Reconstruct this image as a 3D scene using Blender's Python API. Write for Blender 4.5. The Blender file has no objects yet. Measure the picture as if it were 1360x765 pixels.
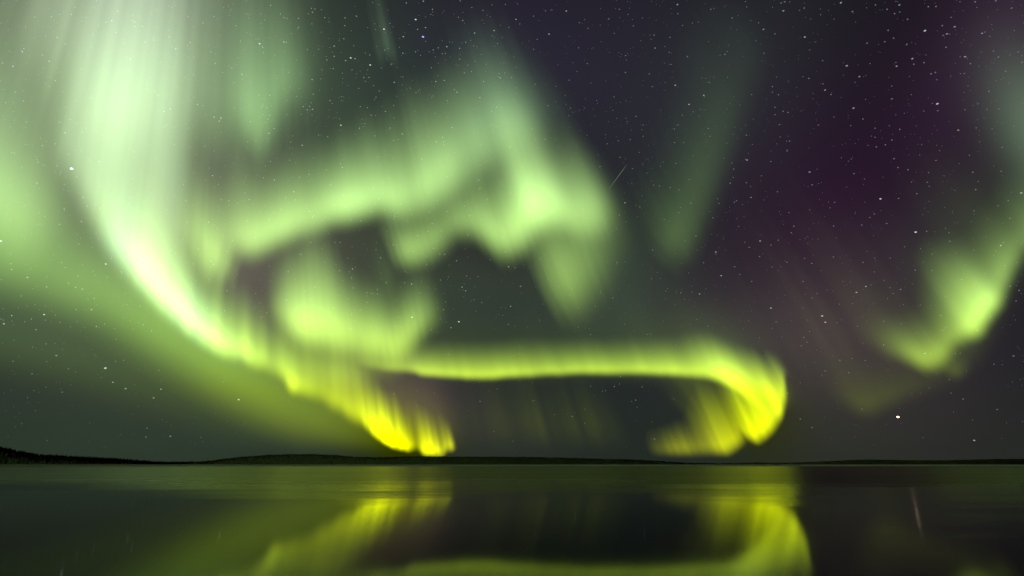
import bpy, math, random
import numpy as np

SC = bpy.context.scene
COL = SC.collection
rng = np.random.default_rng(7)
random.seed(7)

# ------------------------------------------------------------------ camera
CAM_H = 2.6
PITCH = math.atan(235.7 / 755.0)
F_PX = 755.0
CAM = np.array((0.0, 0.0, CAM_H))
cam_data = bpy.data.cameras.new('camera')
cam_data.lens = 36.0 * F_PX / 1360.0
cam_data.sensor_width = 36.0
cam_data.clip_start = 0.1
cam_data.clip_end = 900000.0
cam = bpy.data.objects.new('camera', cam_data)
COL.objects.link(cam)
cam.location = CAM
cam.rotation_euler = (math.pi / 2 + PITCH, 0, 0)
SC.camera = cam


def sky_dir(px, py):
    """Direction of sight towards a measured point of the photograph (1360 x 765)."""
    x, v = px - 680.0, 382.5 - py
    d = np.array((x, F_PX * math.cos(PITCH) - v * math.sin(PITCH), F_PX * math.sin(PITCH) + v * math.cos(PITCH)))
    return d / np.linalg.norm(d)


def to_px(p):
    d = np.asarray(p) - CAM
    c, s = math.cos(PITCH), math.sin(PITCH)
    f = d[..., 1] * c + d[..., 2] * s
    u = -d[..., 1] * s + d[..., 2] * c
    return 680 + F_PX * d[..., 0] / f, 382.5 - F_PX * u / f


# ------------------------------------------------------------------ night sky (air glow and faint diffuse aurora, by direction)
world = bpy.data.worlds.new('World')
SC.world = world
world.use_nodes = True
nt = world.node_tree
nt.nodes.clear()
W_OUT = nt.nodes.new('ShaderNodeOutputWorld')
W_BG = nt.nodes.new('ShaderNodeBackground')
nt.links.new(W_BG.outputs[0], W_OUT.inputs[0])
W_TC = nt.nodes.new('ShaderNodeTexCoord')
W_N = nt.nodes.new('ShaderNodeVectorMath')
W_N.operation = 'NORMALIZE'
nt.links.new(W_TC.outputs['Generated'], W_N.inputs[0])
DIR = W_N.outputs[0]


def wmath(op, a, b=None):
    n = nt.nodes.new('ShaderNodeMath')
    n.operation = op
    for i, v in enumerate((a, b)):
        if v is None:
            continue
        if isinstance(v, (int, float)):
            n.inputs[i].default_value = v
        else:
            nt.links.new(v, n.inputs[i])
    return n.outputs[0]


def wdot(vec):
    n = nt.nodes.new('ShaderNodeVectorMath')
    n.operation = 'DOT_PRODUCT'
    nt.links.new(DIR, n.inputs[0])
    n.inputs[1].default_value = tuple(vec)
    return n.outputs['Value']


def wadd(acc, fac, col):
    s = nt.nodes.new('ShaderNodeVectorMath')
    s.operation = 'SCALE'
    s.inputs[0].default_value = col
    nt.links.new(fac, s.inputs['Scale'])
    a = nt.nodes.new('ShaderNodeVectorMath')
    a.operation = 'ADD'
    nt.links.new(acc, a.inputs[0])
    nt.links.new(s.outputs[0], a.inputs[1])
    return a.outputs[0]


def wlobe(acc, px, py, s1, s2, ang, col):
    c = sky_dir(px, py)
    a = math.radians(ang)
    p1 = sky_dir(px + s1 * math.cos(a), py + s1 * math.sin(a))
    p2 = sky_dir(px - s2 * math.sin(a), py + s2 * math.cos(a))
    t1 = p1 - c * p1.dot(c)
    t2 = p2 - c * p2.dot(c)
    t1 /= t1.dot(t1)
    t2 /= t2.dot(t2)
    u, v = wdot(t1), wdot(t2)
    q = wmath('ADD', wmath('MULTIPLY', u, u), wmath('MULTIPLY', v, v))
    g = wmath('EXPONENT', wmath('MULTIPLY', q, -0.7))
    front = nt.nodes.new('ShaderNodeClamp')
    nt.links.new(wmath('MULTIPLY', wdot(c), 3.0), front.inputs[0])
    return wadd(acc, wmath('MULTIPLY', g, front.outputs[0]), col)


sep = nt.nodes.new('ShaderNodeSeparateXYZ')
nt.links.new(DIR, sep.inputs[0])
ramp = nt.nodes.new('ShaderNodeValToRGB')
nt.links.new(wmath('MAXIMUM', sep.outputs['Z'], 0.0), ramp.inputs[0])
cr = ramp.color_ramp
cr.elements[0].position = 0.0
cr.elements[0].color = (0.0150, 0.0205, 0.0155, 1)
cr.elements[1].position = 0.75
cr.elements[1].color = (0.008, 0.006, 0.010, 1)
e = cr.elements.new(0.14)
e.color = (0.0105, 0.0130, 0.0150, 1)
e = cr.elements.new(0.38)
e.color = (0.007, 0.004, 0.0085, 1)
acc = ramp.outputs[0]
SKY_LOBES = [
    # px, py, sigma1, sigma2, angle, linear colour
    (60, 70, 235, 260, 0, (0.150, 0.200, 0.115)),       # veil of the upper left
    (280, 320, 150, 110, 45, (0.046, 0.028, 0.024)),  # brownish veil beside the main curtain
    (430, 140, 170, 150, 0, (0.012, 0.030, 0.014)),
    (470, 370, 220, 120, 0, (0.018, 0.020, 0.011)),
    (620, 400, 160, 60, 0, (0.008, 0.020, 0.009)),
    (760, 120, 220, 160, 0, (0.010, 0.011, 0.016)),
    (560, 540, 130, 50, 20, (0.013, 0.008, 0.007)),
    (180, 590, 420, 70, 6, (0.003, 0.010, 0.004)),
    (700, 570, 260, 60, 0, (0.002, 0.003, 0.003)),
    (560, 520, 60, 32, 15, (0.013, 0.001, 0.010)),
    (335, 392, 36, 60, -20, (0.016, 0.0, 0.012)),
    (985, 445, 110, 50, 0, (0.016, 0.018, 0.010)),
    (1060, 540, 130, 70, 0, (0.010, 0.012, 0.003)),
    (1170, 450, 150, 80, 50, (0.007, 0.006, 0.003)),
    (1270, 330, 110, 90, 0, (0.010, 0.014, 0.009)),
    (1350, 50, 110, 130, 0, (0.026, 0.013, 0.028)),
    (1390, 180, 50, 85, -20, (0.10, 0.17, 0.09)),
    (1110, 330, 170, 230, -20, (0.012, 0.0, 0.011)),
    (1090, 470, 120, 70, 0, (0.012, 0.006, 0.010)),
    (810, 365, 70, 70, 0, (0.012, 0.030, 0.010)),
    (640, 40, 160, 120, 0, (0.004, 0.001, 0.008)),
    (950, 150, 110, 200, 20, (0.006, 0.013, 0.009)),
    (860, 400, 200, 80, 0, (0.011, 0.007, 0.010)),
]
SKY_LOBES += [
    (525, 585, 60, 40, 30, (0.0, 0.0, -0.026)),       # blue taken out of the sky behind the yellow aurora foot and hook
    (1000, 550, 45, 42, 0, (0.0, 0.0, -0.022)),
]
for l in SKY_LOBES:
    acc = wlobe(acc, *l)
floor_ = nt.nodes.new('ShaderNodeVectorMath')
floor_.operation = 'MAXIMUM'
floor_.inputs[1].default_value = (0.0, 0.0, 0.0)
nt.links.new(acc, floor_.inputs[0])
nt.links.new(floor_.outputs[0], W_BG.inputs['Color'])
W_BG.inputs['Strength'].default_value = 1.0

# ------------------------------------------------------------------ render settings
SC.view_settings.view_transform = 'Standard'
SC.view_settings.look = 'None'
SC.view_settings.exposure = 0.0
SC.view_settings.gamma = 1.0
SC.view_settings.use_curve_mapping = False
SC.render.engine = 'CYCLES'
SC.cycles.max_bounces = 4
SC.cycles.diffuse_bounces = 2
SC.cycles.glossy_bounces = 3
SC.cycles.transparent_max_bounces = 160
SC.cycles.use_denoising = True
SC.cycles.sample_clamp_indirect = 4.0
SC.cycles.caustics_reflective = True


# ------------------------------------------------------------------ helpers
def mesh_obj(name, verts, faces, mat, parent=None, smooth=False):
    me = bpy.data.meshes.new(name)
    me.from_pydata([tuple(v) for v in verts], [], [tuple(f) for f in faces])
    me.materials.append(mat)
    if smooth:
        me.polygons.foreach_set('use_smooth', [True] * len(me.polygons))
    me.update()
    o = bpy.data.objects.new(name, me)
    COL.objects.link(o)
    if parent:
        o.parent = parent
    return o


def tag(o, label=None, cat=None, group=None, kind=None):
    if label:
        o['label'] = label
    if cat:
        o['category'] = cat
    if group:
        o['group'] = group
    if kind:
        o['kind'] = kind
    return o


def new_mat(name):
    m = bpy.data.materials.new(name)
    m.use_nodes = True
    m.node_tree.nodes.clear()
    out = m.node_tree.nodes.new('ShaderNodeOutputMaterial')
    return m, m.node_tree, out


def smooth01(x):
    x = np.clip(x, 0, 1)
    return x * x * (3 - 2 * x)


def noise1(n, period, seed):
    """Smooth 1-D noise of n samples with the given period (in samples), -1..1."""
    r = np.random.default_rng(seed)
    k = int(n / max(period, 1e-6)) + 4
    g = r.uniform(-1, 1, k)
    x = np.arange(n) / period
    i = np.floor(x).astype(int)
    f = smooth01(x - i)
    return g[i] * (1 - f) + g[i + 1] * f


def catmull(pts, step):
    """Catmull-Rom through rows of numbers, sampled about every STEP of the first two columns."""
    P = np.array(pts, float)
    P = np.vstack([2 * P[0] - P[1], P, 2 * P[-1] - P[-2]])
    out = []
    for i in range(1, len(P) - 2):
        n = max(2, int(np.hypot(*(P[i + 1, :2] - P[i, :2])) / step))
        for t in np.arange(n) / n:
            a, b, c, d = P[i - 1], P[i], P[i + 1], P[i + 2]
            q = 0.5 * (2 * b + (c - a) * t + (2 * a - 5 * b + 4 * c - d) * t * t + (3 * b - a - 3 * c + d) * t ** 3)
            q[2:] = b[2:] + (c[2:] - b[2:]) * (t * t * (3 - 2 * t))
            out.append(q)
    out.append(P[-2])
    return np.array(out)


# ------------------------------------------------------------------ materials
def water_material():
    m, t, out = new_mat('lake_water')
    N, L = t.nodes, t.links
    b = N.new('ShaderNodeBsdfPrincipled')
    b.inputs['Base Color'].default_value = (0.006, 0.009, 0.007, 1)
    b.inputs['IOR'].default_value = 1.06
    b.inputs['Specular Tint'].default_value = (0.87, 1.0, 0.5, 1)
    geo = N.new('ShaderNodeNewGeometry')
    sp = N.new('ShaderNodeSeparateXYZ')
    L.new(geo.outputs['Position'], sp.inputs[0])

    def mth(op, a, bb=None, c=None):
        n = N.new('ShaderNodeMath')
        n.operation = op
        for i, v in enumerate((a, bb, c)):
            if v is None:
                continue
            if isinstance(v, (int, float)):
                n.inputs[i].default_value = v
            else:
                L.new(v, n.inputs[i])
        return n.outputs[0]
    lg = mth('LOGARITHM', mth('MAXIMUM', sp.outputs['Y'], 1.0), math.e)

    def streaks(sx, sl, seed, detail):
        cmb = N.new('ShaderNodeCombineXYZ')
        L.new(mth('MULTIPLY', mth('DIVIDE', sp.outputs['X'], mth('MAXIMUM', sp.outputs['Y'], 1.0)), sx), cmb.inputs[0])
        L.new(mth('MULTIPLY', lg, sl), cmb.inputs[1])
        cmb.inputs[2].default_value = seed
        nz = N.new('ShaderNodeTexNoise')
        nz.inputs['Scale'].default_value = 1.0
        nz.inputs['Detail'].default_value = detail
        L.new(cmb.outputs[0], nz.inputs['Vector'])
        return nz.outputs['Fac']
    # wind ripples beyond the sheltered, glassy water near the shore
    edge = mth('ADD', lg, mth('MULTIPLY', mth('SUBTRACT', streaks(1.4, 0.8, 3.1, 2.0), 0.5), 1.9))
    edge = mth('ADD', edge, mth('MULTIPLY', mth('SUBTRACT', streaks(2.2, 9.0, 8.3, 4.0), 0.5), 1.0))
    side = N.new('ShaderNodeMapRange')
    side.interpolation_type = 'SMOOTHSTEP'
    L.new(mth('DIVIDE', sp.outputs['X'], mth('MAXIMUM', sp.outputs['Y'], 1.0)), side.inputs['Value'])
    side.inputs['From Min'].default_value = -0.05
    side.inputs['From Max'].default_value = 0.45
    side.inputs['To Max'].default_value = 0.36
    edge = mth('ADD', edge, side.outputs[0])
    mr = N.new('ShaderNodeMapRange')
    mr.interpolation_type = 'SMOOTHSTEP'
    L.new(edge, mr.inputs['Value'])
    mr.inputs['From Min'].default_value = math.log(40)
    mr.inputs['From Max'].default_value = math.log(130)
    mr.inputs['To Min'].default_value = 0.0
    mr.inputs['To Max'].default_value = 1.0
    calm = mth('ADD', 0.048, mth('MULTIPLY', mth('SUBTRACT', streaks(1.0, 3.0, 1.7, 3.0), 0.5), 0.03))
    wind = mth('ADD', 0.30, mth('MULTIPLY', mth('SUBTRACT', streaks(2.0, 12.0, 5.2, 3.0), 0.5), 0.12))
    mx = N.new('ShaderNodeMix')
    mx.data_type = 'FLOAT'
    L.new(mr.outputs[0], mx.inputs['Factor'])
    L.new(calm, mx.inputs[2])
    L.new(wind, mx.inputs[3])
    L.new(mx.outputs[0], b.inputs['Roughness'])
    L.new(b.outputs[0], out.inputs[0])
    return m


def dull_material(name, c1, c2, scale):
    m, t, out = new_mat(name)
    N, L = t.nodes, t.links
    b = N.new('ShaderNodeBsdfPrincipled')
    b.inputs['Roughness'].default_value = 0.9
    b.inputs['Specular IOR Level'].default_value = 0.15
    geo = N.new('ShaderNodeNewGeometry')
    nz = N.new('ShaderNodeTexNoise')
    nz.inputs['Scale'].default_value = scale
    nz.inputs['Detail'].default_value = 5
    L.new(geo.outputs['Position'], nz.inputs['Vector'])
    r = N.new('ShaderNodeValToRGB')
    r.color_ramp.elements[0].position = 0.35
    r.color_ramp.elements[0].color = (*c1, 1)
    r.color_ramp.elements[1].position = 0.65
    r.color_ramp.elements[1].color = (*c2, 1)
    L.new(nz.outputs['Fac'], r.inputs[0])
    L.new(r.outputs[0], b.inputs['Base Color'])
    L.new(b.outputs[0], out.inputs[0])
    return m


def aurora_material():
    """Glowing, perfectly clear gas: it adds its own light and hides nothing behind it."""
    m, t, out = new_mat('aurora_gas')
    N, L = t.nodes, t.links
    a = N.new('ShaderNodeAttribute')
    a.attribute_name = 'gas'
    em = N.new('ShaderNodeEmission')
    L.new(a.outputs['Color'], em.inputs['Color'])
    tr = N.new('ShaderNodeBsdfTransparent')
    ad = N.new('ShaderNodeAddShader')
    L.new(em.outputs[0], ad.inputs[0])
    L.new(tr.outputs[0], ad.inputs[1])
    L.new(ad.outputs[0], out.inputs[0])
    m.cycles.emission_sampling = 'NONE'
    return m


def star_material(name, col, strength, sample=False):
    m, t, out = new_mat(name)
    em = t.nodes.new('ShaderNodeEmission')
    em.inputs[0].default_value = (*col, 1)
    em.inputs[1].default_value = strength
    t.links.new(em.outputs[0], out.inputs[0])
    m.cycles.emission_sampling = 'FRONT' if sample else 'NONE'
    return m


M_WATER = water_material()
M_GROUND = dull_material('lake_bed', (0.05, 0.045, 0.035), (0.09, 0.08, 0.06), 0.02)
M_HILL = dull_material('forest_floor', (0.010, 0.014, 0.007), (0.02, 0.026, 0.012), 0.01)
M_TREE = dull_material('spruce', (0.007, 0.011, 0.005), (0.016, 0.024, 0.010), 0.03)
M_AUR = aurora_material()

# ------------------------------------------------------------------ ground, water, hills
def disc(name, r, z, mat, n=96):
    v = [(0, 0, z)]
    f = []
    rr = [20, 100, 500, 2500, r]
    for k, q in enumerate(rr):
        for i in range(n):
            a = 2 * math.pi * i / n
            v.append((q * math.cos(a), q * math.sin(a), z))
    for i in range(n):
        f.append((0, 1 + i, 1 + (i + 1) % n))
    for k in range(len(rr) - 1):
        for i in range(n):
            a0, b0 = 1 + k * n + i, 1 + k * n + (i + 1) % n
            f.append((a0, a0 + n, b0 + n, b0))
    return mesh_obj(name, v, f, mat)


tag(disc('ground', 60000, -4.0, M_GROUND), kind='structure')
tag(disc('water', 13000, 0.0, M_WATER), kind='structure')


def ridge(name, sil, dist, depth, mat, seed, bump, step=1.2):
    """A wooded ridge: SIL lists (photo x, photo y) of its crest, DIST its distance in metres, DEPTH how far it reaches towards the viewer and behind."""
    S = np.array(sil, float)
    xs = np.arange(S[0, 0], S[-1, 0], step)
    tk = np.interp(xs, S[:, 0], S[:, 1])
    ker = np.hanning(13)
    ker /= ker.sum()
    tk = np.convolve(np.pad(tk, 6, mode='edge'), ker, mode='valid')
    n = len(xs)
    prof = [(-1.0, -0.02), (-0.97, 0.05), (-0.85, 0.18), (-0.65, 0.42), (-0.4, 0.70), (-0.2, 0.9), (-0.08, 0.98), (0.0, 1.0), (0.12, 0.96), (0.4, 0.72), (0.75, 0.3), (1.0, -0.05)]
    nz = noise1(n, 9, seed) * 0.6 + noise1(n, 4, seed + 1) * 0.4
    crest = []
    V = []
    for i in range(n):
        d = sky_dir(xs[i], tk[i])
        h = np.hypot(d[0], d[1])
        ax, ay = d[0] / h, d[1] / h
        R = dist * (1 + 0.04 * noise1(n, 40, seed + 5)[i])
        H = max(CAM_H + R * d[2] / h, 1.0) + bump * nz[i]
        dep = depth * (0.35 + 0.65 * min(1.0, H / 60.0))
        for (r, hh) in prof:
            q = R + r * dep
            V.append((ax * q, ay * q, hh * H if hh > 0 else -3.0))
        crest.append((ax, ay, R, H, dep))
    m = len(prof)
    F = [(i * m + j, (i + 1) * m + j, (i + 1) * m + j + 1, i * m + j + 1) for i in range(n - 1) for j in range(m - 1)]
    o = mesh_obj(name, V, F, mat, smooth=True)
    tag(o, kind='structure')
    return crest, prof


def forest(name, crest, prof, count, hmin, hmax, seed, label):
    r = np.random.default_rng(seed)
    V, F = [], []
    pr = np.array(prof)
    for _ in range(count):
        k = r.uniform(0, len(crest) - 1.001)
        i = int(k)
        f = k - i
        ax, ay, R, H, dep = [crest[i][q] * (1 - f) + crest[i + 1][q] * f for q in range(5)]
        s = -abs(r.normal(0, 0.35))
        if r.random() < 0.4:
            s = r.uniform(-0.15, 0.05)
        s = max(s, -0.95)
        z = np.interp(s, pr[:, 0], pr[:, 1]) * H
        q = R + s * dep
        h = r.uniform(hmin, hmax) * (1.25 if r.random() < 0.08 else 1.0)
        w = h * r.uniform(0.13, 0.2)
        cx, cy = ax * q, ay * q
        a0 = r.uniform(0, 6.28)
        n0 = len(V)
        # tapered, tiered spruce: two stacked uneven skirts and a tip
        for (zz, ww, sides) in ((0.04, 1.0, 5), (0.42, 0.62, 5)):
            for j in range(sides):
                a = a0 + zz * 3 + j * 2 * math.pi / sides
                ww2 = ww * w * r.uniform(0.8, 1.2)
                V.append((cx + ww2 * math.cos(a), cy + ww2 * math.sin(a), z - 1 + zz * h))
        V.append((cx, cy, z - 1 + 0.62 * h))
        V.append((cx, cy, z - 1 + h))
        for j in range(5):
            F.append((n0 + j, n0 + (j + 1) % 5, n0 + 10))
            F.append((n0 + 5 + j, n0 + 5 + (j + 1) % 5, n0 + 11))
    o = mesh_obj(name, V, F, M_TREE)
    tag(o, label, 'forest', kind='stuff')
    return o


SIL_FAR = [(780, 616.4), (840, 616.0), (900, 615.4), (960, 614.8), (1000, 614.2), (1040, 614.6), (1080, 613.4), (1120, 611.4), (1150, 610.2), (1200, 611.0), (1250, 611.4), (1290, 610.4), (1330, 609.4), (1360, 609.4), (1420, 608.4), (1500, 610.4), (1600, 614.4)]
SIL_MID = [(60, 617.2), (150, 616.3), (230, 615.0), (270, 614.2), (300, 610.6), (320, 608.0), (350, 606.0), (380, 604.4), (420, 604.4), (450, 606.0), (470, 607.8), (500, 608.6), (530, 607.7), (560, 607.0), (600, 607.7), (650, 607.9), (700, 608.0), (750, 609.0), (800, 610.5), (850, 612.0), (900, 615.3), (950, 617.5)]
SIL_NEAR = [(-330, 560), (-200, 566), (-120, 576), (-60, 588), (0, 597), (15, 600.5), (30, 603.4), (45, 606), (60, 607.5), (100, 609.6), (130, 610.8), (160, 612.6), (190, 615), (215, 617), (250, 618.3)]
c, p = ridge('hills', SIL_FAR, 10500, 900, M_HILL, 3, 4.0)
c, p = ridge('hills', SIL_MID, 5600, 700, M_HILL, 5, 2.5)
forest('forest', c, p, 9000, 9, 15, 11, 'dark spruce forest covering the long low middle ridge across the lake')
c, p = ridge('hills', SIL_NEAR, 2700, 420, M_HILL, 8, 1.0)
forest('forest', c, p, 6000, 8, 14, 12, 'dark spruce forest on the hill at the left edge of the far shore')

# low mist lying on the far water in front of the shore
mm, mt, mo_ = new_mat('lake_mist')
vol = mt.nodes.new('ShaderNodeVolumePrincipled')
vol.inputs['Color'].default_value = (0.95, 0.97, 0.95, 1)
vol.inputs['Density'].default_value = 0.0010
mt.links.new(vol.outputs[0], mo_.inputs['Volume'])
MX, MY0, MY1, MZ0, MZ1 = 8500.0, 1100.0, 8200.0, 0.4, 5.2
mv = [(x * (0.35 if y == MY0 else 1.0), y, z) for z in (MZ0, MZ1) for y in (MY0, MY1) for x in (-MX, MX)]
mist = mesh_obj('mist', mv, [(0, 2, 3, 1), (4, 5, 7, 6), (0, 1, 5, 4), (2, 6, 7, 3), (0, 4, 6, 2), (1, 3, 7, 5)], mm)
tag(mist, 'thin pale mist lying on the far water along the shore', 'mist', kind='stuff')

# ------------------------------------------------------------------ aurora
H_AUR = 1500.0                       # lower border of the curtains above the lake (scaled)
B_DIR = sky_dir(330, -850)           # along the magnetic field: all rays rise in this direction
VP = np.array((330.0, -850.0))

Y_K = np.array((-400, 0, 100, 250, 400, 480, 520, 580, 620.0))
R_K = np.array((.72, .70, .62, .59, .60, .65, .76, .89, .95))
B_K = np.array((.55, .50, .40, .30, .18, .085, .012, .0, .0))


def aurora_sheet(pts, seed, k=1.5, ray=0.15, ray_px=(7, 26), layers=6, step=2.2, thick=0.35, tint=(1, 1, 1), rows=26, top=None, ray_len=0.1, blur=6.0, gain=1.0, rag=0.0):
    """One glowing curtain. PTS: lower border as (photo x, photo y, ray length, brightness, softness of the border); every ray stands on
    the border at H_AUR and rises along B_DIR."""
    pts = [list(q) for q in pts]
    for end, sgn in ((0, -1), (-1, 1)):
        u = VP - np.array(pts[end][:2])
        u /= np.linalg.norm(u)
        perp = np.array((-u[1], u[0])) * sgn * np.sign(pts[-1][0] - pts[0][0] + 1e-6)
        q = [pts[end][0] + perp[0] * 1.8 * blur, pts[end][1] + perp[1] * 1.8 * blur, *pts[end][2:]]
        q[3] = 0.0 if pts[end][3] == 0 else q[3]
        pts.insert(0 if end == 0 else len(pts), q)
    C = catmull(pts, step)
    n = len(C)
    # W: position across the rays; brightness and ray structure vary with it, not with the length of the border
    W = np.arctan2(C[:, 0] - VP[0], C[:, 1] - VP[1]) * 1400.0
    kern = np.exp(-0.5 * ((W[:, None] - W[None, :]) / blur) ** 2)
    dw = np.abs(np.gradient(W)) + 0.05
    Ib = (kern * (C[:, 3] * dw)[None, :]).sum(1) / (kern * dw[None, :]).sum(1)
    if C[0, 3] == 0:
        Ib *= smooth01(np.abs(W - W[0]) / blur)
    if C[-1, 3] == 0:
        Ib *= smooth01(np.abs(W - W[-1]) / blur)
    wi = (W - W.min()) / max(step, 0.5)

    def across(period, sd):
        k_ = noise1(int(wi.max()) + 3, period / step, sd)
        return np.interp(wi, np.arange(len(k_)), k_)
    amp = 1 + ray * (0.6 * across(ray_px[0], seed) + 0.8 * across(ray_px[1], seed + 1))
    C[:, 1] += rag * (0.7 * across(7, seed + 6) + across(19, seed + 7))      # ragged lower border
    lam = 1 + ray_len * (across(9, seed + 2) + across(40, seed + 3))
    I = gain * np.maximum(Ib, 0) * np.maximum(amp, 0)
    Lr = np.maximum(C[:, 2] * lam, 4)
    soft = np.maximum(C[:, 4], 2)
    # the curtain has a thickness: parallel sheets shifted by fixed steps, the middle one brightest
    offs = [(0.0, 0.0)] + [(math.cos(2 * math.pi * (a_ + 0.25) / (layers - 1)), math.sin(2 * math.pi * (a_ + 0.25) / (layers - 1))) for a_ in range(layers - 1)]
    wts = np.array([1.3] + [1.0] * (layers - 1))
    wts /= wts.sum()
    s_mean = float(np.mean(soft))
    V, F, G = [], [], []
    q = np.linspace(0, 1, rows) ** 1.25
    for li, (off, wt) in enumerate(zip(offs, wts)):
        P = np.zeros((n, rows, 3))
        K = np.zeros((n, rows, 4))
        for i in range(n):
            b = C[i, :2] + np.array(off) * s_mean * thick
            b[1] = min(b[1], 611.5 - 0.6 * li - 0.011 * (seed % 47))
            d = sky_dir(*b)
            Fp = CAM + d * ((H_AUR - CAM_H) / d[2])
            b0 = np.array(to_px(Fp))
            u = VP - b0
            u /= np.linalg.norm(u)
            tot = soft[i] + Lr[i]
            ys = np.linspace(0, tot, 60)
            us = np.maximum(0, (ys - 0.5 * soft[i]) / (tot - 0.5 * soft[i]))
            peak = float((smooth01(ys / soft[i]) * (1 - us) ** 1.6 * np.exp(-k * us)).max())
            y = q * tot
            pt = b0[None, :] + u[None, :] * y[:, None]
            x_, v_ = pt[:, 0] - 680.0, 382.5 - pt[:, 1]
            cp, sp_ = math.cos(PITCH), math.sin(PITCH)
            dt = np.stack((x_, F_PX * cp - v_ * sp_, F_PX * sp_ + v_ * cp), 1)
            dt /= np.linalg.norm(dt, axis=1)[:, None]
            # height along the field line whose picture is PT (closest approach of the two lines)
            w0 = Fp - CAM
            bd = dt @ B_DIR
            s_ = ((dt @ w0) * bd - B_DIR @ w0) / (1 - bd * bd)
            P[i] = Fp + B_DIR[None, :] * np.maximum(s_, 0)[:, None]
            rise = smooth01(y / soft[i])
            uu = np.maximum(0.0, (y - 0.5 * soft[i]) / (tot - 0.5 * soft[i]))
            g = I[i] * wt * rise * (1 - uu) ** 1.6 * np.exp(-k * uu) / peak
            col = np.stack((np.interp(pt[:, 1], Y_K, R_K) * tint[0], np.full(rows, float(tint[1])), np.interp(pt[:, 1], Y_K, B_K) * tint[2]), 1)
            if top is not None:
                mixv = (uu ** 0.8)[:, None]
                col = col * (1 - mixv) + np.array(top)[None, :] * mixv
            K[i, :, :3] = col * g[:, None]
            K[i, :, 3] = g
        lum = K[..., 3]
        i0 = len(V)
        V.extend(P.reshape(-1, 3).tolist())
        G.extend(K.reshape(-1, 4).tolist())
        mx = np.maximum.reduce([lum[:-1, :-1], lum[1:, :-1], lum[:-1, 1:], lum[1:, 1:]])
        for i, j in zip(*np.where(mx > min(0.0012, 0.03 * float(lum.max())))):
            a = i0 + i * rows + j
            F.append((a, a + rows, a + rows + 1, a + 1))
    return V, F, G


def aurora(label, sheets):
    V, F, G = [], [], []
    for kw in sheets:
        kw = dict(kw)
        v, f, g = aurora_sheet(kw.pop('pts'), **kw)
        o = len(V)
        V += v
        G += g
        F += [tuple(i + o for i in q) for q in f]
    used = sorted({i for q in F for i in q})
    idx = {u: i for i, u in enumerate(used)}
    V = [V[u] for u in used]
    G = [G[u] for u in used]
    F = [tuple(idx[i] for i in q) for q in F]
    o = mesh_obj('aurora_curtain', V, F, M_AUR)
    at = o.data.attributes.new('gas', 'FLOAT_COLOR', 'POINT')
    at.data.foreach_set('color', [c for g in G for c in (g[0], g[1], g[2], 1.0)])
    tag(o, label, 'aurora', 'aurora curtains in the night sky')
    return o


# pts: (x, y, ray length, brightness, softness)
aurora('brightest pale aurora curtain bending from the top left down to a yellow foot', [
    dict(seed=20, blur=8, gain=1.3, k=0.1, ray=0.16, rows=44, thick=0.25, pts=[(60, 215, 420, 0.0, 60), (85, 255, 420, 0.26, 60), (105, 290, 420, 0.48, 60), (135, 335, 420, 0.6, 55), (165, 375, 420, 0.68, 50), (195, 405, 420, 0.7, 46), (222, 430, 400, 0.52, 42), (245, 448, 170, 0.08, 40), (262, 460, 120, 0.0, 40)], tint=(1.12, 1, 1.6)),
    dict(seed=21, rag=2.5, blur=4, gain=1.1, k=1.1, ray=0.30, rows=30, thick=0.14, ray_px=(5, 17), pts=[(120, 315, 120, 0.0, 50), (150, 355, 120, 0.22, 46), (190, 398, 120, 0.5, 44), (225, 430, 110, 0.85, 42), (255, 455, 95, 1.12, 38), (280, 472, 88, 1.1, 34), (310, 485, 82, 0.85, 32), (350, 500, 84, 0.68, 32), (376, 514, 96, 0.62, 30), (384, 524, 100, 0.85, 24), (391, 528, 105, 1.15, 22), (397, 528, 110, 0.58, 24), (420, 540, 120, 0.52, 28), (450, 556, 125, 0.54, 28), (478, 570, 115, 0.62, 26), (490, 576, 105, 0.4, 22), (502, 580, 100, 0.2, 22), (520, 588, 90, 0.0, 20)]),
    dict(seed=24, blur=7, gain=1.0, k=2.0, ray=0.1, rows=20, tint=(0.8, 1.0, 6.0), pts=[(125, 330, 130, 0.0, 40), (160, 362, 120, 0.18, 40), (200, 402, 90, 0.26, 36), (240, 440, 70, 0.42, 32), (262, 456, 60, 0.55, 28), (280, 468, 55, 0.40, 26), (310, 482, 50, 0.16, 24), (345, 496, 46, 0.0, 24)]),
    dict(seed=22, rag=2.0, blur=1.8, gain=2.5, k=1.2, ray=0.45, rows=28, thick=0.10, step=1.4, ray_px=(3.5, 8), pts=[
        (478, 568, 80, 0.0, 22), (490, 578, 80, 0.25, 20), (498, 586, 88, 0.55, 16), (510, 593, 88, 0.95, 14), (525, 598, 80, 1.0, 13), (540, 603, 74, 0.9, 12), (546, 603, 66, 0.25, 14),
        (556, 604, 66, 0.14, 15), (563, 609, 66, 0.5, 15), (574, 612, 60, 0.66, 15), (584, 614, 56, 0.50, 15), (589, 612, 52, 0.16, 14), (594, 606, 46, 0.28, 16), (600, 604, 42, 0.34, 16), (606, 602, 38, 0.0, 16)]),
    dict(seed=23, k=0.8, ray=0.1, rows=16, pts=[(430, 545, 130, 0.0, 50), (480, 565, 130, 0.10, 50), (540, 590, 120, 0.12, 50), (590, 600, 110, 0.10, 45), (610, 604, 100, 0.0, 40)],
         tint=(1.0, 0.75, 1.4), top=(0.9, 0.6, 0.5)),
])
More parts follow.
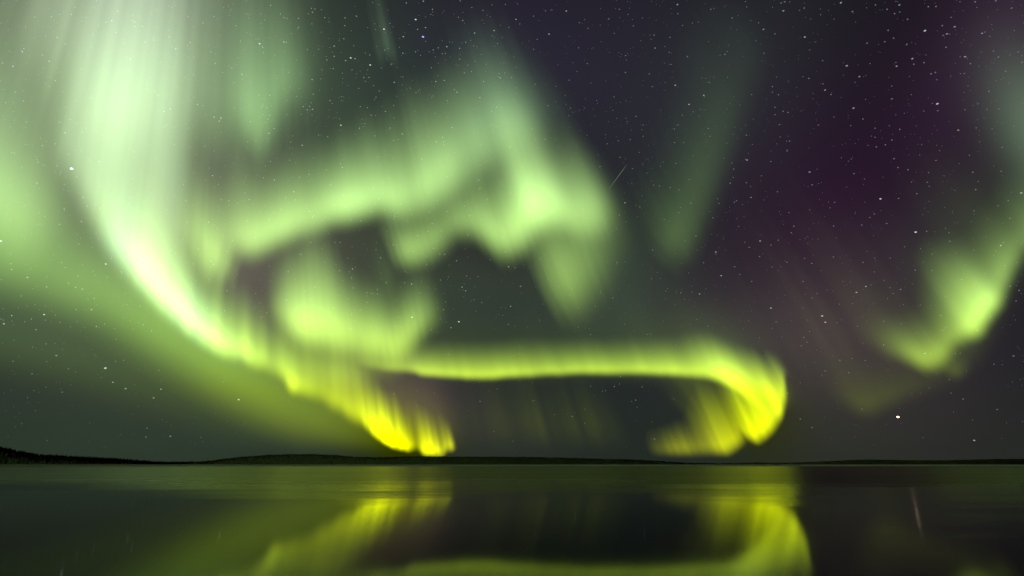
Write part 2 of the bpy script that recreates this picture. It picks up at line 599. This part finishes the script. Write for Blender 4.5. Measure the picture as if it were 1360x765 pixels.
aurora('broad dim green aurora band sloping across the sky below the brightest curtain', [
    dict(seed=30, blur=14, gain=1.1, k=0.6, ray=0.06, step=4, rows=22, ray_len=0.04, pts=[
        (-140, 350, 140, 0.30, 90), (-40, 395, 130, 0.30, 90), (40, 420, 120, 0.27, 85), (120, 445, 120, 0.32, 80), (200, 490, 125, 0.40, 80), (280, 535, 120, 0.38, 80), (350, 568, 110, 0.28, 70), (420, 590, 90, 0.18, 50), (500, 604, 70, 0.06, 40), (540, 608, 60, 0.0, 35)], tint=(0.85, 1, 0.9)),
    dict(seed=31, gain=0.7, k=0.4, ray=0.03, step=6, rows=18, ray_len=0.03, pts=[
        (-140, 470, 150, 0.075, 70), (0, 505, 150, 0.075, 70), (120, 535, 150, 0.075, 70), (240, 570, 140, 0.07, 70), (360, 604, 120, 0.07, 60), (470, 608, 80, 0.06, 45), (560, 610, 60, 0.0, 40)], tint=(0.75, 1, 1.6)),
])
aurora('pale green aurora patch cut off by the left edge of the picture', [
    dict(seed=40, blur=12, gain=1.3, k=0.8, ray=0.1, step=4, pts=[(-160, 260, 260, 0.5, 80), (-60, 310, 240, 0.5, 90), (0, 350, 210, 0.46, 90), (30, 362, 190, 0.30, 90), (60, 370, 170, 0.08, 80), (85, 375, 150, 0.0, 80)], tint=(1.0, 1, 1.1))])
aurora('tall pale green aurora rays hanging from the top edge beside the brightest curtain', [
    dict(seed=50, rag=14.0, blur=12, gain=1.0, k=0.5, ray=0.3, rows=34, ray_px=(12, 40), pts=[(225, 290, 420, 0.0, 90), (250, 270, 400, 0.07, 90), (280, 235, 380, 0.12, 90), (310, 225, 360, 0.12, 80), (335, 222, 340, 0.2, 80), (352, 212, 330, 0.22, 75), (368, 180, 300, 0.18, 70), (395, 160, 260, 0.12, 70), (430, 130, 220, 0.0, 70)], tint=(0.9, 1, 1)),
    dict(seed=51, rag=8.0, blur=6, gain=1.0, k=0.5, ray=0.15, rows=28, thick=0.2, pts=[(300, 170, 130, 0.0, 70), (318, 195, 180, 0.16, 80), (334, 222, 215, 0.30, 80), (346, 228, 220, 0.32, 75), (355, 222, 215, 0.20, 70), (372, 175, 160, 0.16, 70), (392, 150, 120, 0.10, 60), (415, 130, 100, 0.0, 60)], tint=(0.9, 1, 1)),
    dict(seed=52, blur=14, gain=2.5, k=0.2, ray=0.4, rows=30, ray_px=(14, 50), pts=[(-10, 70, 330, 0.0, 120), (30, 110, 360, 0.09, 120), (70, 190, 480, 0.17, 120), (110, 240, 560, 0.22, 120), (160, 240, 560, 0.18, 120), (200, 225, 520, 0.17, 120), (235, 215, 420, 0.09, 120), (290, 205, 360, 0.045, 110), (350, 190, 300, 0.0, 100)], tint=(1.15, 1, 1.35)),
])
aurora('long soft green aurora band across mid sky with hanging folds at one end', [
    dict(seed=60, rag=2.0, blur=14, gain=1.65, k=1.0, ray=0.2, rows=30, layers=8, thick=0.18, ray_px=(9, 42), ray_len=0.12, pts=[(300, 342, 110, 0.0, 46), (315, 350, 110, 0.34, 48), (338, 352, 105, 0.52, 50), (380, 334, 105, 0.48, 46), (430, 314, 105, 0.48, 44), (475, 300, 110, 0.5, 44), (508, 292, 116, 0.5, 44), (530, 302, 125, 0.5, 52), (560, 302, 128, 0.5, 62), (595, 284, 122, 0.42, 70), (640, 255, 120, 0.24, 80), (690, 225, 115, 0.13, 80), (745, 205, 100, 0.0, 70)]),
    dict(seed=61, rag=4.5, blur=7, gain=1.7, k=0.7, ray=0.22, rows=28, layers=8, thick=0.2, ray_px=(8, 34), ray_len=0.14, pts=[(518, 322, 50, 0.0, 32), (530, 352, 62, 0.24, 34), (548, 362, 66, 0.28, 40), (572, 354, 60, 0.26, 46), (600, 332, 52, 0.22, 46), (635, 325, 66, 0.28, 48), (662, 350, 100, 0.36, 52), (682, 358, 125, 0.42, 58), (705, 336, 135, 0.58, 62), (725, 320, 138, 0.7, 66), (748, 322, 140, 0.58, 70), (775, 332, 140, 0.44, 75), (805, 325, 130, 0.3, 70), (830, 300, 110, 0.0, 70)]),
    dict(seed=62, rag=5.0, blur=6, gain=1.35, k=0.3, ray=0.24, rows=28, layers=8, thick=0.22, ray_px=(8, 30), ray_len=0.12, pts=[(722, 366, 70, 0.0, 60), (738, 402, 110, 0.14, 70), (752, 424, 130, 0.28, 80), (766, 432, 150, 0.32, 88), (785, 424, 150, 0.27, 95), (805, 402, 140, 0.22, 95), (824, 368, 120, 0.13, 90), (850, 335, 100, 0.0, 75)]),
    dict(seed=63, blur=14, gain=1.55, k=0.2, ray=0.15, rows=22, ray_px=(14, 40), pts=[
        (600, 250, 110, 0.0, 70), (640, 240, 120, 0.10, 80), (680, 220, 130, 0.15, 80), (710, 205, 130, 0.14, 80), (735, 200, 110, 0.07, 70), (760, 195, 90, 0.0, 60)], tint=(0.9, 1, 1.3)),
])
aurora('small tapering green aurora wisp just left of the middle band', [
    dict(seed=70, rag=4.0, blur=5, gain=2.6, k=0.6, ray=0.2, rows=22, pts=[(235, 315, 90, 0.0, 50), (255, 350, 110, 0.24, 50), (275, 380, 120, 0.36, 50), (292, 390, 120, 0.36, 48), (302, 372, 110, 0.20, 40), (310, 350, 100, 0.0, 36)])])
aurora('rounded yellow-green aurora cloud above the yellow foot of the brightest curtain', [
    dict(seed=80, rag=4.0, ray_len=0.14, thick=0.22, blur=6, gain=1.85, k=0.7, ray=0.24, rows=26, ray_px=(6, 26), pts=[(362, 425, 60, 0.0, 30), (374, 440, 85, 0.3, 40), (390, 462, 110, 0.5, 50), (415, 474, 130, 0.6, 56), (440, 480, 130, 0.58, 62), (465, 482, 105, 0.46, 60), (495, 486, 82, 0.44, 54), (525, 488, 70, 0.48, 50), (548, 478, 62, 0.44, 48), (568, 458, 56, 0.26, 46), (588, 440, 50, 0.0, 40)], tint=(1, 1, 1.15)),
    dict(seed=81, gain=1.3, k=1.0, ray=0.5, rows=18, ray_px=(6, 14), pts=[(395, 500, 60, 0.0, 40), (420, 520, 70, 0.14, 40), (450, 525, 70, 0.16, 40), (490, 515, 60, 0.12, 36), (520, 505, 50, 0.12, 30), (550, 495, 40, 0.0, 30)]),
])
aurora('low horizontal yellow-green aurora arc curling down into a yellow hook at its end', [
    dict(seed=90, rag=0.4, blur=6, gain=1.15, k=0.9, ray=0.13, rows=24, thick=0.25, ray_px=(9, 45), ray_len=0.02, pts=[(470, 488, 50, 0.0, 14), (500, 494, 48, 0.18, 12), (530, 497, 46, 0.34, 11), (552, 498, 46, 0.5, 10), (565, 502, 46, 0.7, 10), (610, 505, 48, 0.72, 10), (650, 506, 48, 0.68, 11), (700, 503, 48, 0.62, 11), (760, 500, 47, 0.58, 11), (820, 500, 47, 0.62, 12), (870, 501, 48, 0.68, 13), (915, 504, 52, 0.76, 14), (945, 508, 58, 0.86, 18), (965, 516, 64, 0.9, 24), (985, 529, 72, 0.85, 30), (1003, 544, 80, 0.7, 34), (1018, 558, 84, 0.4, 36), (1030, 568, 84, 0.0, 34)]),
    dict(seed=95, blur=6, gain=1.0, k=0.3, ray=0.05, rows=22, thick=0.25, ray_len=0.02, pts=[(925, 500, 40, 0.0, 30), (950, 505, 42, 0.2, 32), (975, 514, 46, 0.5, 34), (1000, 528, 56, 0.7, 36), (1020, 540, 62, 0.75, 36), (1036, 545, 62, 0.5, 32), (1050, 540, 50, 0.0, 30)]),
    dict(seed=91, k=0.5, ray=0.03, rows=16, step=5, pts=[(520, 502, 90, 0.0, 24), (620, 508, 90, 0.05, 24), (800, 505, 95, 0.05, 26), (900, 510, 110, 0.08, 30), (980, 520, 120, 0.10, 40), (1040, 540, 120, 0.04, 50), (1070, 550, 120, 0.0, 50)], tint=(0.9, 1, 1.3)),
    dict(seed=92, blur=5, gain=2.0, k=0.3, ray=0.34, rows=28, thick=0.09, ray_px=(4, 10), ray_len=0.05, pts=[
        (1046, 505, 30, 0.0, 18), (1047, 530, 55, 0.36, 20), (1043, 553, 82, 0.56, 22), (1034, 572, 104, 0.62, 24), (1022, 585, 118, 0.68, 24), (1010, 593, 124, 0.74, 24), (1001, 592, 112, 0.5, 24), (994, 588, 100, 0.16, 24), (988, 582, 90, 0.0, 22)]),
    dict(seed=94, blur=4, gain=1.4, k=0.4, ray=0.36, rows=26, thick=0.09, ray_px=(4, 10), ray_len=0.08, pts=[
        (998, 588, 70, 0.0, 22), (988, 596, 80, 0.34, 22), (978, 604, 90, 0.56, 24), (968, 609, 88, 0.50, 24), (956, 610, 76, 0.26, 24), (945, 610, 62, 0.17, 24), (930, 611, 42, 0.18, 24), (905, 612, 32, 0.16, 22), (885, 611, 30, 0.08, 20), (868, 610, 28, 0.0, 18)]),
    dict(seed=93, k=0.1, ray=0.3, rows=18, ray_px=(10, 24), pts=[(905, 535, 50, 0.0, 40), (930, 560, 60, 0.06, 50), (955, 590, 80, 0.10, 60), (985, 600, 90, 0.05, 60), (1010, 600, 90, 0.0, 60)]),
])
aurora('slanting green aurora curtain at the right edge of the sky', [
    dict(seed=100, rag=4.0, blur=10, gain=1.5, k=1.2, ray=0.3, rows=28, thick=0.25, ray_px=(8, 26), ray_len=0.06, pts=[(1165, 474, 50, 0.0, 44), (1195, 486, 56, 0.04, 44), (1218, 493, 62, 0.13, 42), (1236, 498, 70, 0.3, 38), (1252, 494, 72, 0.36, 32), (1266, 480, 74, 0.24, 28), (1282, 464, 90, 0.27, 28), (1303, 448, 116, 0.58, 28), (1320, 430, 118, 0.7, 27), (1335, 406, 100, 0.48, 26), (1347, 377, 82, 0.18, 26), (1366, 346, 80, 0.16, 28), (1400, 318, 90, 0.17, 30), (1450, 290, 100, 0.15, 30)]),
    dict(seed=102, blur=4, gain=1.0, k=0.6, ray=0.1, rows=16, pts=[(1254, 494, 40, 0.0, 20), (1264, 503, 46, 0.05, 20), (1276, 506, 50, 0.085, 18), (1284, 500, 46, 0.05, 18), (1294, 492, 40, 0.0, 18)]),
    dict(seed=101, blur=16, gain=0.8, k=0.3, ray=0.3, rows=20, pts=[(1185, 470, 110, 0.0, 40), (1210, 484, 130, 0.02, 40), (1240, 496, 150, 0.045, 34), (1264, 502, 160, 0.06, 26), (1290, 492, 175, 0.06, 30), (1320, 455, 190, 0.06, 40), (1350, 395, 190, 0.06, 50), (1400, 340, 190, 0.05, 50), (1450, 320, 180, 0.0, 50)]),
])
aurora('faint narrow green aurora pillar standing alone above the hooked arc', [
    dict(seed=120, blur=6, gain=0.85, k=0.9, ray=0.15, rows=24, pts=[(880, 342, 110, 0.0, 40), (896, 356, 130, 0.08, 40), (906, 358, 130, 0.16, 38), (918, 342, 120, 0.15, 36), (932, 314, 120, 0.12, 38), (948, 280, 125, 0.095, 44), (966, 240, 130, 0.07, 50), (990, 188, 140, 0.045, 60), (1015, 128, 150, 0.022, 60), (1040, 60, 150, 0.0, 60)], tint=(0.85, 1, 0.95))])
aurora('thin pale green aurora ray reaching down from the top edge of the sky', [
    dict(seed=130, blur=2, gain=1.2, k=0.6, ray=0.05, rows=22, layers=4, step=1.2, pts=[(509, 84, 120, 0.0, 30), (515, 88, 130, 0.09, 30), (519, 88, 130, 0.11, 30), (524, 84, 120, 0.0, 30)], tint=(0.85, 1, 1.1))])
aurora('dim small green aurora patch low between the hook and the right curtain', [
    dict(seed=140, blur=8, gain=1.0, k=0.4, ray=0.1, rows=18, pts=[(1120, 545, 70, 0.0, 30), (1142, 555, 75, 0.035, 28), (1160, 556, 80, 0.065, 24), (1185, 546, 80, 0.05, 26), (1230, 528, 70, 0.03, 26), (1290, 510, 60, 0.0, 26)])])
aurora('faint short green aurora ray between the middle band and the rounded cloud', [
    dict(seed=150, blur=5, gain=1.1, k=0.1, ray=0.05, rows=18, layers=4, pts=[(502, 395, 80, 0.0, 40), (513, 412, 85, 0.07, 40), (521, 415, 85, 0.08, 40), (532, 410, 80, 0.0, 40)], tint=(0.85, 1, 1))])
aurora('row of very faint thin aurora rays under the horizontal arc', [
    dict(seed=160, k=0.1, ray=0.6, rows=18, layers=1, step=2, ray_px=(8, 20), pts=[(600, 600, 80, 0.0, 60), (660, 604, 85, 0.018, 60), (720, 606, 90, 0.022, 60), (790, 606, 90, 0.018, 60), (850, 606, 70, 0.0, 60)])])
aurora('faint brownish aurora rays fanning through the dark purple right sky', [
    dict(seed=170, gain=0.9, k=0.1, ray=0.8, rows=20, layers=4, step=2.5, ray_px=(10, 26), pts=[(1080, 520, 190, 0.0, 120), (1120, 540, 210, 0.018, 130), (1180, 520, 210, 0.026, 130), (1230, 470, 200, 0.022, 120), (1290, 430, 180, 0.0, 110)], tint=(1.4, 0.85, 2.0))])

# ------------------------------------------------------------------ stars
Q = 340 / 1300.0
TILES = [
    ((340, 0), Q, [(848, 187, 4), (811, 99, 3), (748, 186, 2), (650, 148, 3), (580, 330, 3), (481, 294, 3), (455, 308, 2), (503, 298, 2), (510, 82, 2), (397, 234, 2), (397, 286, 2), (285, 404, 2), (431, 636, 3), (234, 738, 2), (969, 237, 2), (913, 414, 2), (1110, 168, 2), (1209, 155, 2), (1137, 496, 2), (702, 418, 2), (657, 566, 2), (435, 510, 1), (387, 526, 1), (287, 555, 2), (272, 540, 2), (157, 582, 1), (66, 677, 2), (185, 690, 1), (18, 222, 3), (142, 213, 2), (287, 62, 2), (265, 70, 1), (861, 140, 2), (850, 6, 2), (1096, 38, 1), (1198, 25, 1), (946, 273, 1), (1020, 468, 2), (1007, 455, 1), (910, 575, 1), (745, 390, 1), (597, 435, 1), (555, 413, 1), (567, 356, 1), (686, 328, 1), (601, 506, 1), (1240, 395, 2), (1230, 388, 1), (1058, 370, 1), (743, 680, 2), (722, 708, 1), (1105, 233, 1), (1065, 215, 1), (1050, 104, 1), (888, 73, 1), (728, 240, 1), (496, 232, 1), (450, 130, 1), (260, 250, 1), (318, 250, 1), (25, 120, 1), (335, 355, 1), (556, 269, 1)]),
    ((680, 0), Q, [(840, 23, 3), (276, 56, 3), (188, 173, 3), (727, 244, 3), (829, 433, 3), (974, 484, 3), (899, 530, 3), (629, 591, 2), (666, 635, 2), (484, 730, 2), (576, 368, 2), (697, 375, 2), (712, 440, 2), (1118, 91, 2), (1277, 149, 3), (1279, 270, 2), (1081, 276, 2), (1217, 480, 2), (997, 652, 2), (1005, 692, 2), (978, 681, 1), (889, 286, 2), (519, 169, 2), (491, 96, 2), (545, 47, 2), (342, 115, 2), (386, 144, 2), (338, 243, 2), (297, 549, 2), (308, 570, 1), (167, 707, 2), (616, 131, 2), (721, 178, 2), (700, 178, 1), (866, 130, 2), (946, 112, 1), (1213, 105, 1), (577, 282, 2), (542, 267, 1), (555, 275, 1), (495, 267, 1), (807, 327, 2), (774, 320, 1), (799, 266, 2), (382, 323, 2), (290, 407, 2), (402, 422, 1), (431, 511, 2), (518, 492, 2), (550, 520, 1), (512, 560, 1), (477, 567, 1), (1000, 418, 2), (964, 396, 1), (1108, 527, 1), (1158, 533, 1), (1163, 656, 1), (1190, 686, 1), (825, 655, 1), (843, 634, 1), (825, 724, 1), (666, 692, 1), (865, 585, 1), (110, 250, 1), (128, 200, 1), (110, 82, 1), (20, 98, 2), (40, 122, 1), (170, 55, 1), (118, 428, 1), (100, 655, 2), (183, 537, 1), (802, 190, 1), (842, 70, 1), (1010, 47, 1), (600, 709, 1), (540, 715, 1)]),
    ((1020, 0), Q, [(797, 156, 4), (948, 136, 3), (909, 172, 3), (890, 180, 2), (370, 14, 3), (187, 188, 3), (78, 55, 3), (67, 15, 2), (85, 9, 2), (667, 25, 3), (733, 298, 3), (653, 336, 3), (400, 334, 3), (290, 457, 3), (279, 426, 2), (464, 389, 3), (860, 527, 4), (862, 562, 2), (966, 661, 3), (1001, 288, 3), (1087, 169, 3), (930, 88, 2), (434, 549, 3), (544, 651, 2), (544, 697, 2), (857, 405, 2), (629, 502, 2), (211, 254, 2), (277, 308, 2), (503, 219, 2), (429, 59, 2), (160, 52, 2), (184, 41, 1), (22, 468, 2), (53, 481, 1), (36, 582, 2), (58, 633, 2), (256, 635, 2), (320, 480, 1), (482, 604, 1), (997, 373, 2), (1066, 527, 2), (1122, 464, 1), (1189, 748, 2), (1278, 748, 2), (1028, 323, 1), (850, 368, 1), (828, 375, 1), (792, 318, 1), (740, 326, 1), (705, 225, 1), (638, 194, 1), (593, 212, 1), (610, 154, 1), (709, 98, 1), (643, 69, 1), (546, 25, 1), (605, 47, 1), (885, 130, 1), (904, 240, 1), (814, 34, 1), (853, 33, 1), (1237, 41, 2), (1170, 290, 1), (1157, 4, 1), (1052, 9, 1), (77, 565, 1), (102, 571, 1), (35, 545, 1), (22, 440, 1), (669, 657, 1), (629, 711, 1), (596, 735, 1), (550, 746, 1), (97, 762, 2), (110, 716, 1), (1290, 316, 1), (1207, 362, 1), (207, 398, 1), (35, 172, 1)]),
    ((680, 200), Q, [(1194, 48, 3), (1186, 44, 2), (1116, 62, 2), (1126, 94, 1), (1123, 136, 2), (1108, 166, 2), (1266, 128, 2), (1214, 238, 3), (1140, 255, 1), (1129, 262, 1), (1044, 245, 2), (1051, 268, 1), (908, 267, 2), (900, 147, 2), (1151, 385, 2), (1260, 459, 3), (1182, 465, 2), (1205, 491, 2), (1035, 515, 3), (1062, 635, 3), (952, 728, 3), (857, 722, 2), (781, 713, 2), (708, 651, 2), (714, 505, 2), (1131, 590, 2), (1157, 629, 2), (1217, 664, 2), (1257, 538, 2), (880, 459, 2), (773, 350, 2), (574, 265, 3), (612, 91, 2), (649, 286, 2), (361, 296, 2), (530, 395, 2), (549, 34, 1), (447, 81, 2), (719, 175, 2), (748, 180, 2), (804, 188, 1), (848, 200, 1), (832, 65, 1), (533, 567, 1), (293, 734, 2), (43, 689, 2), (140, 549, 1), (247, 583, 1), (15, 595, 1), (512, 748, 1), (545, 328, 1), (1021, 342, 1), (973, 570, 1), (934, 433, 1), (847, 316, 1), (1190, 163, 1)]),
    ((1020, 200), Q, [(571, 245, 4), (211, 109, 3), (224, 174, 2), (437, 117, 2), (750, 414, 4), (497, 690, 3), (449, 720, 3), (314, 291, 2), (338, 263, 2), (131, 384, 2), (107, 315, 2), (186, 547, 2), (222, 573, 2), (517, 340, 2), (540, 322, 2), (603, 370, 2), (853, 50, 2), (809, 161, 2), (755, 219, 2), (663, 243, 2), (639, 41, 1), (660, 86, 1), (711, 97, 1), (1182, 482, 3), (1195, 466, 2), (1228, 343, 2), (1229, 689, 2), (1286, 215, 3), (1055, 198, 1), (1040, 110, 1), (1184, 105, 2), (833, 608, 2), (748, 607, 1), (673, 705, 2), (540, 616, 2), (482, 568, 1), (332, 540, 2), (118, 417, 1), (52, 455, 1), (48, 209, 2), (223, 749, 2), (96, 567, 1), (476, 378, 1), (806, 410, 1), (923, 460, 1), (983, 655, 1), (1275, 710, 1), (97, 3, 2), (14, 55, 1), (178, 664, 1), (333, 383, 1), (15, 480, 1)]),
    ((1020, 400), Q, [(660, 588, 5), (275, 75, 4), (291, 107, 3), (15, 35, 3), (22, 137, 2), (797, 265, 3), (1047, 707, 3), (1164, 550, 2), (1062, 148, 2), (1247, 278, 2), (991, 497, 1), (100, 467, 2), (164, 598, 2), (224, 642, 2), (169, 227, 1), (198, 208, 2), (182, 184, 1), (587, 222, 1), (455, 127, 2), (588, 102, 1), (410, 363, 1), (365, 300, 1), (477, 548, 2), (878, 73, 1), (290, 354, 1), (1129, 80, 1)]),
    ((0, 400), Q, [(224, 68, 3), (19, 116, 2), (286, 276, 3), (535, 340, 4), (573, 412, 3), (638, 444, 3), (817, 447, 3), (780, 491, 3), (1212, 500, 4), (865, 686, 3), (747, 645, 2), (741, 690, 1), (316, 462, 2), (587, 305, 2), (628, 300, 1), (66, 305, 2), (347, 343, 1), (163, 369, 1), (465, 44, 2), (590, 193, 1), (809, 351, 2), (1134, 411, 1), (234, 217, 1)]),
    ((0, 0), 1 / 2.25, [(214, 504, 5), (171, 496, 2), (110, 547, 2), (723, 222, 2), (903, 434, 2), (924, 521, 2), (878, 573, 2), (684, 600, 2), (745, 596, 2), (555, 600, 2), (390, 176, 1), (334, 62, 1), (525, 146, 1), (462, 272, 2), (490, 333, 1), (508, 326, 1), (147, 183, 1), (67, 155, 1), (39, 198, 1), (296, 483, 2), (635, 525, 1), (820, 538, 1), (660, 352, 2), (640, 350, 1), (655, 362, 1), (243, 662, 2), (623, 664, 1), (590, 312, 1), (2, 720, 3)]),
    ((0, 280), 1 / 2.25, [(316, 159, 3), (82, 199, 2), (246, 234, 2), (12, 337, 2)]),
    ((340, 330), Q, [(633, 48, 2), (1046, 196, 2), (1030, 372, 3), (792, 349, 3), (393, 302, 2), (530, 635, 2), (303, 620, 2), (490, 104, 1), (1293, 294, 2), (977, 537, 1), (1103, 657, 1), (155, 261, 2), (703, 739, 1), (790, 180, 1)]),
    ((360, 360), 740 / 1360.0, [(906, 283, 2), (853, 258, 2), (638, 272, 2), (510, 318, 1), (838, 282, 1), (890, 315, 1), (750, 137, 2), (780, 155, 1), (918, 155, 2), (936, 410, 2), (735, 355, 1)]),
]
STARS = []
for (ox, oy), s, L in TILES:
    for x, y, b in L:
        STARS.append((ox + x * s, oy + y * s, b))
STARS.sort(key=lambda t: -t[2])
R_STAR = 280000.0
UNIQUE = {
    (1193, 554): 'brightest star of all, warm white, low over the right shore of the lake',
    (95, 224): 'bright bluish white star shining through the pale curtain at the upper left',
    (562, 49): 'violet blue star near the top edge beside the thin green ray',
    (1228, 41): 'bright blue white star in the dark purple upper right corner of the sky',
    (1245, 138): 'blue white star alone in the dark purple sky below the upper right star cluster',
    (1169, 264): 'bright white star in the middle of the dark purple right sky',
    (1216, 308): 'white star just up and left of the slanting right aurora curtain',
    (1092, 420): 'bright yellowish star close above an orange one, right of the hook',
    (1096, 428): 'orange star right beneath a brighter yellowish one, right of the hook',
    (140, 489): 'brightest star in the dim green band at the lower left',
    (317, 531): 'warm bright star under the brightest curtain near its yellow foot',
    (1294, 585): 'small white star just above the right shore, nearest to the horizon',
}


def star_label(x, y):
    for (ux, uy), l in UNIQUE.items():
        if abs(ux - x) < 3 and abs(uy - y) < 3:
            return l
    if x > 1050 and y < 200:
        return 'small white star in the dark purple upper right corner of the sky'
    if x > 1050 and y < 400:
        return 'small white star in the dark purple sky above the slanting right curtain'
    if x > 1050:
        return 'small white star low in the sky between the hook and the right edge'
    if x > 700 and y < 200:
        return 'small white star in the dark sky between middle band and upper right corner'
    if x > 820 and y < 440:
        return 'small white star in the dark sky around the lone green pillar'
    if y > 440 and x < 380:
        return 'small white star low at the left, under the brightest curtain'
    if x < 380:
        return 'small white star shining through the pale aurora of the upper left'
    if y < 200:
        return 'small white star in the dark gap above the long middle band'
    if y < 440:
        return 'small white star shining through the long middle band and its folds'
    return 'small white star near the horizontal arc low over the lake'


def octa(rx, ry, rz):
    # a little gem-like ball: octahedron split once
    import bmesh
    bm = bmesh.new()
    bmesh.ops.create_icosphere(bm, subdivisions=1, radius=1.0)
    me = bpy.data.meshes.new('star')
    for v in bm.verts:
        v.co.x *= rx
        v.co.y *= ry
        v.co.z *= rz
    bm.to_mesh(me)
    bm.free()
    return me


STAR_COLS = [(1.0, 1.0, 1.0), (0.66, 0.78, 1.0), (1.0, 0.82, 0.58), (0.88, 0.94, 1.0)]
PX = R_STAR / F_PX                    # metres per photo pixel at the distance of the stars
SIZE = {5: 1.25, 4: 1.0, 3: 0.84, 2: 0.72, 1: 0.6}
GLOW = {5: 1.1, 4: 0.65, 3: 0.35, 2: 0.17, 1: 0.11}
mats, meshes = {}, {}
for b in SIZE:
    for ci, cc in enumerate(STAR_COLS):
        for lum_ in (0, 1):
            m = star_material('starlight', cc, GLOW[b] * (1.0, 2.4)[lum_])
            me = octa(SIZE[b] * PX * 1.25, SIZE[b] * PX * 0.8, SIZE[b] * PX * 0.8)
            me.materials.append(m)
            meshes[b, ci, lum_] = me
special = {
    (1193, 554): star_material('starlight', (1.0, 0.66, 0.42), 5.0, True),
    (562, 49): star_material('starlight', (0.35, 0.25, 1.0), 2.2),
    (1096, 428): star_material('starlight', (1.0, 0.6, 0.42), 0.7),
    (95, 224): star_material('starlight', (0.8, 0.85, 1.0), 2.5),
}
FORCED = {(1092, 420): 2, (317, 531): 2, (1169, 264): 0, (1216, 308): 0, (1245, 138): 1, (140, 489): 0, (1294, 585): 0}
big, rest = STARS[:300], STARS[300:]
for (x, y, b) in big:
    ci = random.choice((0, 0, 1, 2, 3))
    if 1215 < x < 1310 and y < 150:
        ci = 1
    for (ux, uy), k_ in FORCED.items():
        if abs(ux - x) < 3 and abs(uy - y) < 3:
            ci = k_
    me = meshes[b, ci, 1 if x < 700 and y < 440 else 0]
    for (ux, uy), m in special.items():
        if abs(ux - x) < 3 and abs(uy - y) < 3:
            me = me.copy()
            me.materials.clear()
            me.materials.append(m)
    o = bpy.data.objects.new('star', me)
    COL.objects.link(o)
    d = sky_dir(x, y)
    o.location = CAM + d * R_STAR
    o.rotation_euler = (0, math.radians(random.uniform(-10, 20)), math.atan2(-d[0], d[1]))
    k = random.uniform(0.85, 1.15)
    o.scale = (k, k, k)
    tag(o, star_label(x, y), 'star', 'stars in the night sky')

# all the fainter stars, too many to count
SV, SF = [], []
oct_v = [(1, 0, 0), (-1, 0, 0), (0, 1, 0), (0, -1, 0), (0, 0, 1), (0, 0, -1)]
oct_f = [(0, 2, 4), (2, 1, 4), (1, 3, 4), (3, 0, 4), (2, 0, 5), (1, 2, 5), (3, 1, 5), (0, 3, 5)]
faint = [(x, y, 0.72) for x, y, b in rest]
while len(faint) < 3600:
    x, y = rng.uniform(-40, 1400), rng.uniform(-60, 600)
    if y > 430 and rng.random() < (y - 430) / 190.0:
        continue
    if x > 900 and rng.random() < 0.3:
        continue
    faint.append((x, y, 0.26 + 0.34 * rng.random() ** 3))
for x, y, s in faint:
    c = CAM + sky_dir(x, y) * R_STAR * 1.02
    n0 = len(SV)
    r = s * PX * 1.15
    for v in oct_v:
        SV.append((c[0] + v[0] * r, c[1] + v[1] * r, c[2] + v[2] * r))
    SF += [tuple(n0 + i for i in f) for f in oct_f]
fs = mesh_obj('faint_stars', SV, SF, star_material('faint_starlight', (0.9, 0.95, 1.0), 0.19))
fs.data.materials.append(star_material('faint_starlight', (0.92, 1.0, 0.95), 0.5))
fs.data.polygons.foreach_set('material_index', [1 if f[0] < 680 and f[1] < 440 else 0 for f in faint for _ in range(8)])
tag(fs, 'faint star dust scattered over the whole night sky', 'stars', kind='stuff')

# the thin luminous line of a passing meteor
a, b = CAM + sky_dir(808, 252) * R_STAR, CAM + sky_dir(833, 218) * R_STAR
ax = b - a
L_ = np.linalg.norm(ax)
ax /= L_
s1 = np.cross(ax, (0, 0, 1.0))
s1 /= np.linalg.norm(s1)
s2 = np.cross(ax, s1)
MV, MF = [], []
for k, (t, w) in enumerate(((0.0, 0.05), (0.3, 0.3), (0.7, 0.4), (1.0, 0.05))):
    for j in range(6):
        an = j * math.pi / 3
        MV.append(a + ax * L_ * t + (s1 * math.cos(an) + s2 * math.sin(an)) * w * PX)
for k in range(3):
    for j in range(6):
        MF.append((k * 6 + j, k * 6 + (j + 1) % 6, k * 6 + 6 + (j + 1) % 6, k * 6 + 6 + j))
MF += [tuple(range(5, -1, -1)), tuple(range(18, 24))]
mo = mesh_obj('meteor', MV, MF, star_material('meteor_light', (0.8, 1.0, 0.7), 0.16))
tag(mo, 'faint thin slanting meteor line right of the middle band', 'meteor')
